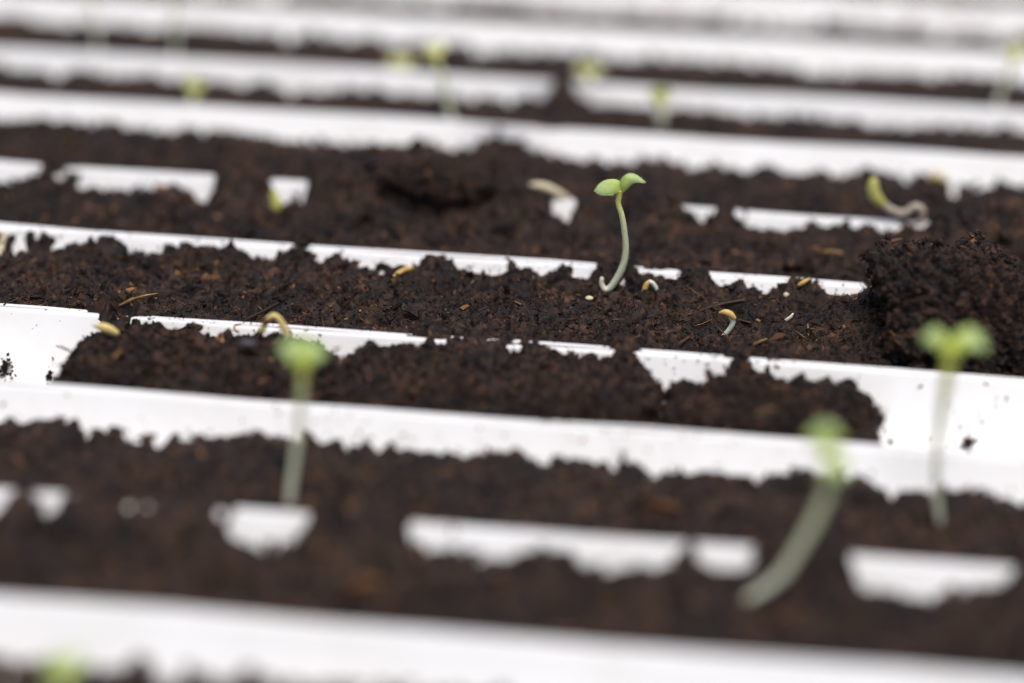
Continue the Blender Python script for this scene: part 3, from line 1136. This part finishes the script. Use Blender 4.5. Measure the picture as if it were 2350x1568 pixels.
twig([(1579, 730), (1640, 709), (1700, 697), (1712, 700)], .00042, 'long dark red twig lying behind the hooked yellow sprout', lift=.0008)
twig([(1690, 736), (1724, 745)], .00030, 'short dark twig right of the hooked yellow sprout', lift=.0004)
twig([(239, 677), (257, 702), (273, 723)], .00032, 'dark twig sloping down to the rim above the yellow seed', lift=.0006)
twig([(9, 704), (35, 694), (58, 685)], .00032, 'dark twig at the left edge reaching over the white rim', lift=.0005)
twig([(136, 795), (150, 801), (172, 811)], .00026, 'thin dark twig poking from the leftmost block over white plastic', plane=Yr[2] + .55 * Lc)
twig([(2016, 946), (2036, 941)], .00022, 'tiny dark twig poking from the right end of the right block', plane=Yr[2] + .45 * Lc)
twig([(558, 742), (600, 722), (640, 700)], .00036, 'dark twig lying over the rim beside the arched sprout', lift=.0006)


def blob(px, py, r, label, mat, name, cat, group=None, squash=(1, .8, .7), bare=False, lift=.5, plane=None):
    if plane is not None:
        c = V(px, py, plane)
    else:
        c = (floor_pt if bare else soil_pt)(px, py) + np.array([0, 0, r * lift])
    v, f = ICO2
    vv = v * (1 + .06 * rng.normal(size=(len(v), 1))) * np.array(squash) * r + c
    s = Soup()
    s.add(vv, f, 0, True)
    return tag(s.build(name, [mat]), label, cat, group)


GR = 'white grains on the soil'
blob(1352, 688, .00085, 'tiny cream grain on soil just left below the main seedling', CREAM, 'grain', 'grain', GR, (1.15, .8, .7))
blob(2110, 620, .00075, 'tiny cream grain on the side of the big clod', CREAM, 'grain', 'grain', GR, (.8, .8, 1), plane=P(2110, 620, .0065)[1] - .004)
blob(1804, 681, .00080, 'round cream seed shell at the edge of the hummock near the clod', CREAM, 'grain', 'grain', GR, (1, .7, .9))
blob(2044, 1017, .00058, 'single black grain on white plastic right of the right block', BLACK, 'grain', 'grain', None, (1, 1, 1), True, .8)
blob(569, 786, .0022, 'flat slate grey pebble on top of the leftmost soil block', GREYSTONE, 'pebble', 'pebble', None, (1, .8, .35), plane=Yr[2] + .5 * Lc)


def seed_mesh(s, pts, r, slot=0, radii=(.3, .8, 1, .95, .55), flat=.75, wob=0.015):
    add_tube(s, pts, np.array(radii) * r, 18, 12, slot, flat, wob)


def seed(pts, r, label, mat=SEED, plane=None, radii=(.35, .85, 1, .95, .55), lift=.0006, tipmat=None):
    w = [V(a, b, plane) for a, b in pts] if plane is not None else [soil_pt(a, b) + np.array([0, 0, lift]) for a, b in pts]
    e = bpy.data.objects.new('seed', None)
    COL.objects.link(e)
    e.location = w[len(w) // 2]
    tag(e, label, 'seed', 'seeds lying on the soil')
    s = Soup()
    seed_mesh(s, w, r, 0, radii)
    attach(s.build('husk', [mat]), e)
    if tipmat:
        s = Soup()
        d = w[0] - w[1]
        d = d / np.linalg.norm(d)
        add_tube(s, [w[0] + d * -.0002, w[0] + d * .0009], [r * .5, r * .35], 6, 10)
        attach(s.build('root_tip', [tipmat]), e)
    return e


def attach(o, parent):
    o.parent = parent
    o.matrix_parent_inverse = Matrix.Translation(-Vector(parent.location))
    return o


seed([(221, 748), (245, 754), (270, 766)], .00125, 'plump yellow seed with white tip on the corner of the leftmost block', SEED,
     plane=Yr[2] + .62 * Lc, radii=(.55, .95, 1, .95, .6), tipmat=PALE)
seed([(904, 638), (925, 626), (948, 619)], .00085, 'yellow seed tucked beside a hummock on the back edge of the bed', HUSK)
seed([(0, 590), (6, 560), (8, 538)], .0012, 'cream seed cut off by the left edge of the photo', CREAM)
seed([(1832, 665), (1845, 657), (1857, 650)], .00060, 'slim tan seed on top of the hummock left of the clod', HUSK, lift=.0012, radii=(.7, 1, 1, .9, .6))
seed([(1216, 428), (1255, 437), (1305, 462)], .0014, 'blurred cream seed husk behind and left of the main seedling', CREAM)
seed([(2130, 412), (2150, 408), (2172, 420)], .0011, 'blurred yellow green seed at the far rim, right of the curled sprout', SEED)


# ------------------------------------------------------------------ sprouts and seedlings
def plant(name, base, label, cat, group):
    e = bpy.data.objects.new(name, None)
    COL.objects.link(e)
    e.location = base
    return tag(e, label, cat, group)


SPR = 'sprouts just breaking the soil'


def sprout(stem_px, r_stem, husk_px, r_husk, label, plane, stem_mat=PALE, husk_mat=HUSK, husk_radii=(.45, .95, 1, .8, .25)):
    w = [V(a, b, plane) for a, b in stem_px]
    e = plant('sprout', w[0], label, 'sprout', SPR)
    s = Soup()
    add_tube(s, w, r_stem, 22, 12)
    attach(s.build('stem', [stem_mat]), e)
    if husk_px:
        s = Soup()
        seed_mesh(s, [V(a, b, plane - .0004) for a, b in husk_px], r_husk, 0, husk_radii)
        attach(s.build('husk', [husk_mat]), e)
    return e


yp = soil_pt(1667, 764)[1]
sprout([(1655, 776), (1667, 764), (1678, 750), (1682, 737), (1676, 727)], np.array([.55, .62, .66, .66, .6]) * .001,
       [(1686, 732), (1676, 722), (1664, 717), (1650, 718)], .00098, 'hooked sprout with yellow husk and white stem on the sharp bed', yp,
       husk_radii=(.6, .95, 1, .75, .25))
yp = soil_pt(1492, 668)[1]
sprout([(1514, 680), (1507, 663), (1498, 650), (1489, 646)], np.array([.5, .55, .55, .5]) * .001,
       [(1488, 645), (1483, 655), (1478, 668), (1475, 682)], .00068, 'small bent sprout with yellow husk just right of the main seedling', yp)
yp = Yr[2] + .70 * Lc
sprout([(600, 762), (608, 742), (617, 730), (629, 724), (641, 733), (652, 752), (660, 772)], np.array([.75, .75, .65, .62, .75, .9, .85]) * .001,
       [(606, 748), (611, 738), (618, 731)], .0008, 'arched yellow sprout at the back edge of the leftmost block', yp,
       stem_mat=SEED, husk_mat=BROWN)
yp = soil_pt(1801, 734)[1]
sprout([(1798, 737), (1808, 732), (1815, 727), (1820, 720)], np.array([.2, .42, .42, .25]) * .001, None, 0,
       'white curled root tip in a hollow near the big clod', yp)
yp = P(2108, 552, -.005)[1]
sprout([(2108, 560), (2110, 520), (2118, 486), (2100, 474), (2075, 490), (2045, 482), (2022, 462)],
       np.array([.7, .8, .9, 1.0, 1.05, 1.0, .8]) * .001, [(2026, 470), (2010, 452), (2004, 432), (2006, 412)], .0017,
       'blurred pale curled sprout with yellow green tip behind the big clod', yp, stem_mat=DULL, husk_mat=BUD, husk_radii=(.7, 1, 1, .9, .6))
yp = P(632, 490, -.004)[1]
sprout([(632, 495), (632, 465), (628, 440)], np.array([1.2, 1.3, .9]) * .001, [(634, 486), (634, 470), (633, 452)], .0016,
       'blurred yellow green sprout beside a white gap at left rear', yp, stem_mat=BUD, husk_mat=BUD, husk_radii=(.6, 1, 1, .9, .5))

SDL = 'seedlings with open leaves'


def seedling(stem_px, r, leaves, label, plane, hairs=0, side_n=1.0, dy=None, leaf_mat=None):
    """stem_px from foot to neck; leaves: (midrib pixels, half width in mm, side vector, cup, depth offsets)"""
    w = [V(a, b, plane + (0 if dy is None else dy[i])) for i, (a, b) in enumerate(stem_px)]
    e = plant('seedling', w[0], label, 'seedling', SDL)
    s = Soup()
    c, t, rad = add_tube(s, w, r, 60, 18)
    if hairs:
        i = rng.integers(int(len(c) * .35), len(c), hairs)
        rv = np.cross(t[i], rng.normal(size=(hairs, 3)))
        rv /= np.linalg.norm(rv, axis=1)[:, None]
        add_hairs(s, c[i] + rv * rad[i][:, None] * .97, rv, .00042)
    attach(s.build('stem', [STEM], True), e)
    for mid, half, side, cup, off in leaves:
        s = Soup()
        add_leaf(s, [V(a, b, plane + o) for (a, b), o in zip(mid, off)], half, side, cup, hairs=hairs * 2, tip=.6)
        attach(s.build('leaf', [leaf_mat or LEAF], True), e)
    return e


def z1(pts):
    return [((1440 + a / 4.356) * .91797, (400 + b / 4.356) * .91797) for a, b in pts]


# the main seedling, in focus
ym = soil_pt(1392, 668)[1]
path = z1([(283, 1285), (278, 1345), (310, 1405), (365, 1398), (430, 1315), (492, 1200), (530, 1080), (543, 950), (530, 800), (503, 620),
           (462, 480), (468, 400), (482, 335)])
seedling(path, np.array([.48, .62, .80, .84, .86, .85, .80, .74, .72, .70, .66, .72, .62]) * .001 * 1.0,
         [(z1([(488, 345), (440, 300), (350, 300), (268, 325), (205, 345)]), .00205, (0.12, .55, .83), .10, (0, -.0002, -.0006, -.001, -.001)),
          (z1([(490, 350), (525, 265), (580, 205), (660, 205), (752, 252)]), .00150, (-.62, .45, .62), .28, (0, 0, .0002, .0004, .0004))],
         'tall sharp green seedling with two hairy leaves standing alone at the centre', ym, hairs=420)

# blurred foreground
yb = Yr[1] + .011
seedling([(662, 1215), (668, 1120), (684, 1000), (692, 900), (698, 830)], np.array([.9, .88, .85, .82, .8]) * .001,
         [([(698, 838), (675, 805), (644, 798)], .0026, (.2, .8, .6), .2, (0, -.001, -.002)),
          ([(698, 838), (718, 805), (746, 818)], .0027, (-.3, .8, .6), .2, (0, .001, .001)),
          ([(696, 838), (690, 805), (698, 772)], .0022, (1, .2, .2), .2, (0, .001, .002))],
         'blurred upright green seedling in front of the left and middle blocks', yb)
yb = P(1715, 1365, -.0068)[1] - .007
seedling([(1708, 1378), (1742, 1360), (1795, 1318), (1850, 1230), (1895, 1140), (1905, 1070), (1902, 1020)],
         np.array([.8, 1.05, 1.15, 1.1, 1.05, 1.0, .9]) * .001,
         [([(1902, 1030), (1896, 1000), (1900, 972)], .0034, (1, .3, .25), .2, (0, 0, .002)),
          ([(1900, 1040), (1918, 1070), (1940, 1095)], .0027, (.6, .5, .6), .2, (0, -.002, -.003))],
         'blurred bent seedling with leaning grey green stem in the right foreground', yb)
yb = P(2160, 1215, -.0075)[1]
seedling([(2165, 1222), (2155, 1180), (2148, 1100), (2156, 980), (2170, 890), (2182, 795)], np.array([.7, .75, .8, .9, 1.15, 1.3]) * .001,
         [([(2182, 805), (2150, 772), (2116, 780)], .0021, (.1, .7, .7), .2, (0, -.001, -.001)),
          ([(2182, 805), (2226, 774), (2268, 802)], .0026, (-.1, .7, .7), .2, (0, .001, .001))],
         'blurred green seedling with two spread leaves at the right over the white floor', yb)
yb = P(150, 1640, -.010)[1]
seedling([(150, 1650), (148, 1600), (146, 1545)], np.array([1.1, 1.1, 1.0]) * .001,
         [([(146, 1552), (120, 1525), (100, 1530)], .0026, (.2, .8, .6), .2, (0, -.001, -.001)),
          ([(146, 1552), (170, 1520), (192, 1528)], .0026, (-.2, .8, .6), .2, (0, .001, .001))],
         'blurred green seedling head at the bottom left corner of the photo', yb)

# blurred distance
yb = Yr[6] + .012
seedling([(1052, 320), (1040, 285), (1022, 210), (1006, 150), (1000, 125)], np.array([1.1, 1.05, 1.0, .95, .9]) * .001,
         [([(1000, 132), (985, 112), (972, 108)], .0019, (.2, .7, .7), .2, (0, 0, 0)),
          ([(1000, 132), (1010, 108), (1028, 108)], .0021, (-.2, .7, .7), .2, (0, .001, .001))],
         'far blurred seedling with pale stem crossing two white rims at upper centre', yb, leaf_mat=YOUNG)
yb = Yr[7] + .012
seedling([(925, 170), (924, 155), (922, 145)], np.array([1.0, 1.0, 1.0]) * .001,
         [([(922, 150), (905, 142), (888, 148)], .0020, (.1, .7, .7), .1, (0, 0, 0)),
          ([(922, 150), (938, 140), (950, 150)], .0020, (-.1, .7, .7), .1, (0, .001, .001))],
         'far low olive seedling just left of the far stem at upper centre', yb, leaf_mat=YOUNG)
yb = Yr[6] + .010
seedling([(440, 262), (443, 235), (452, 205)], np.array([1.1, 1.1, 1.0]) * .001,
         [([(450, 212), (436, 190), (424, 170)], .0020, (.8, .4, .4), .1, (0, 0, 0)),
          ([(450, 212), (458, 190), (468, 172)], .0020, (.8, .4, .4), .1, (0, .001, .001))],
         'far blurred yellow green seedling at upper left in front of a pale rim', yb, leaf_mat=YOUNG)
yb = Yr[7] + .012
seedling([(402, 150), (404, 90), (400, 20), (404, -60)], np.array([.7, .65, .6, .6]) * .001,
         [([(404, -55), (380, -80), (350, -85)], .003, (.1, .7, .7), .1, (0, 0, 0)),
          ([(404, -55), (430, -80), (460, -80)], .003, (-.1, .7, .7), .1, (0, .001, .001))],
         'far tall pale stem at upper left, right one of two leaving the top edge', yb, leaf_mat=YOUNG)
seedling([(226, 135), (222, 80), (212, 10), (214, -60)], np.array([.7, .65, .6, .6]) * .001,
         [([(214, -55), (190, -80), (160, -85)], .003, (.1, .7, .7), .1, (0, 0, 0)),
          ([(214, -55), (240, -80), (270, -80)], .003, (-.1, .7, .7), .1, (0, .001, .001))],
         'far tall pale stem at upper left, left one of two leaving the top edge', yb, leaf_mat=YOUNG)
seedling([(1352, 195), (1352, 178), (1350, 165)], np.array([1.0, 1.0, 1.0]) * .001,
         [([(1350, 170), (1335, 158), (1318, 160)], .0018, (.1, .7, .7), .1, (0, 0, 0)),
          ([(1350, 170), (1368, 160), (1388, 166)], .0018, (-.1, .7, .7), .1, (0, .001, .001))],
         'far low green seedling directly above the dark gap in the rim', yb, leaf_mat=YOUNG)
yb = Yr[6] + .012
seedling([(1518, 285), (1517, 255), (1515, 225)], np.array([1.3, 1.3, 1.2]) * .001,
         [([(1515, 235), (1505, 215), (1500, 200)], .0022, (.9, .3, .3), .1, (0, 0, 0)),
          ([(1515, 235), (1525, 215), (1530, 200)], .0022, (.9, .3, .3), .1, (0, .001, .001))],
         'far short pale yellow seedling right of the dark gap in the rim', yb, leaf_mat=YOUNG)
yb = Yr[7] + .010
seedling([(2286, 262), (2296, 215), (2316, 165), (2330, 130)], np.array([.9, .85, .8, .8]) * .001,
         [([(2330, 135), (2318, 118), (2308, 116)], .0018, (.2, .7, .7), .1, (0, 0, 0)),
          ([(2330, 135), (2345, 112), (2362, 116)], .0020, (-.2, .7, .7), .1, (0, .001, .001))],
         'far bright green seedling with leaning stem at the right edge', yb, leaf_mat=YOUNG)
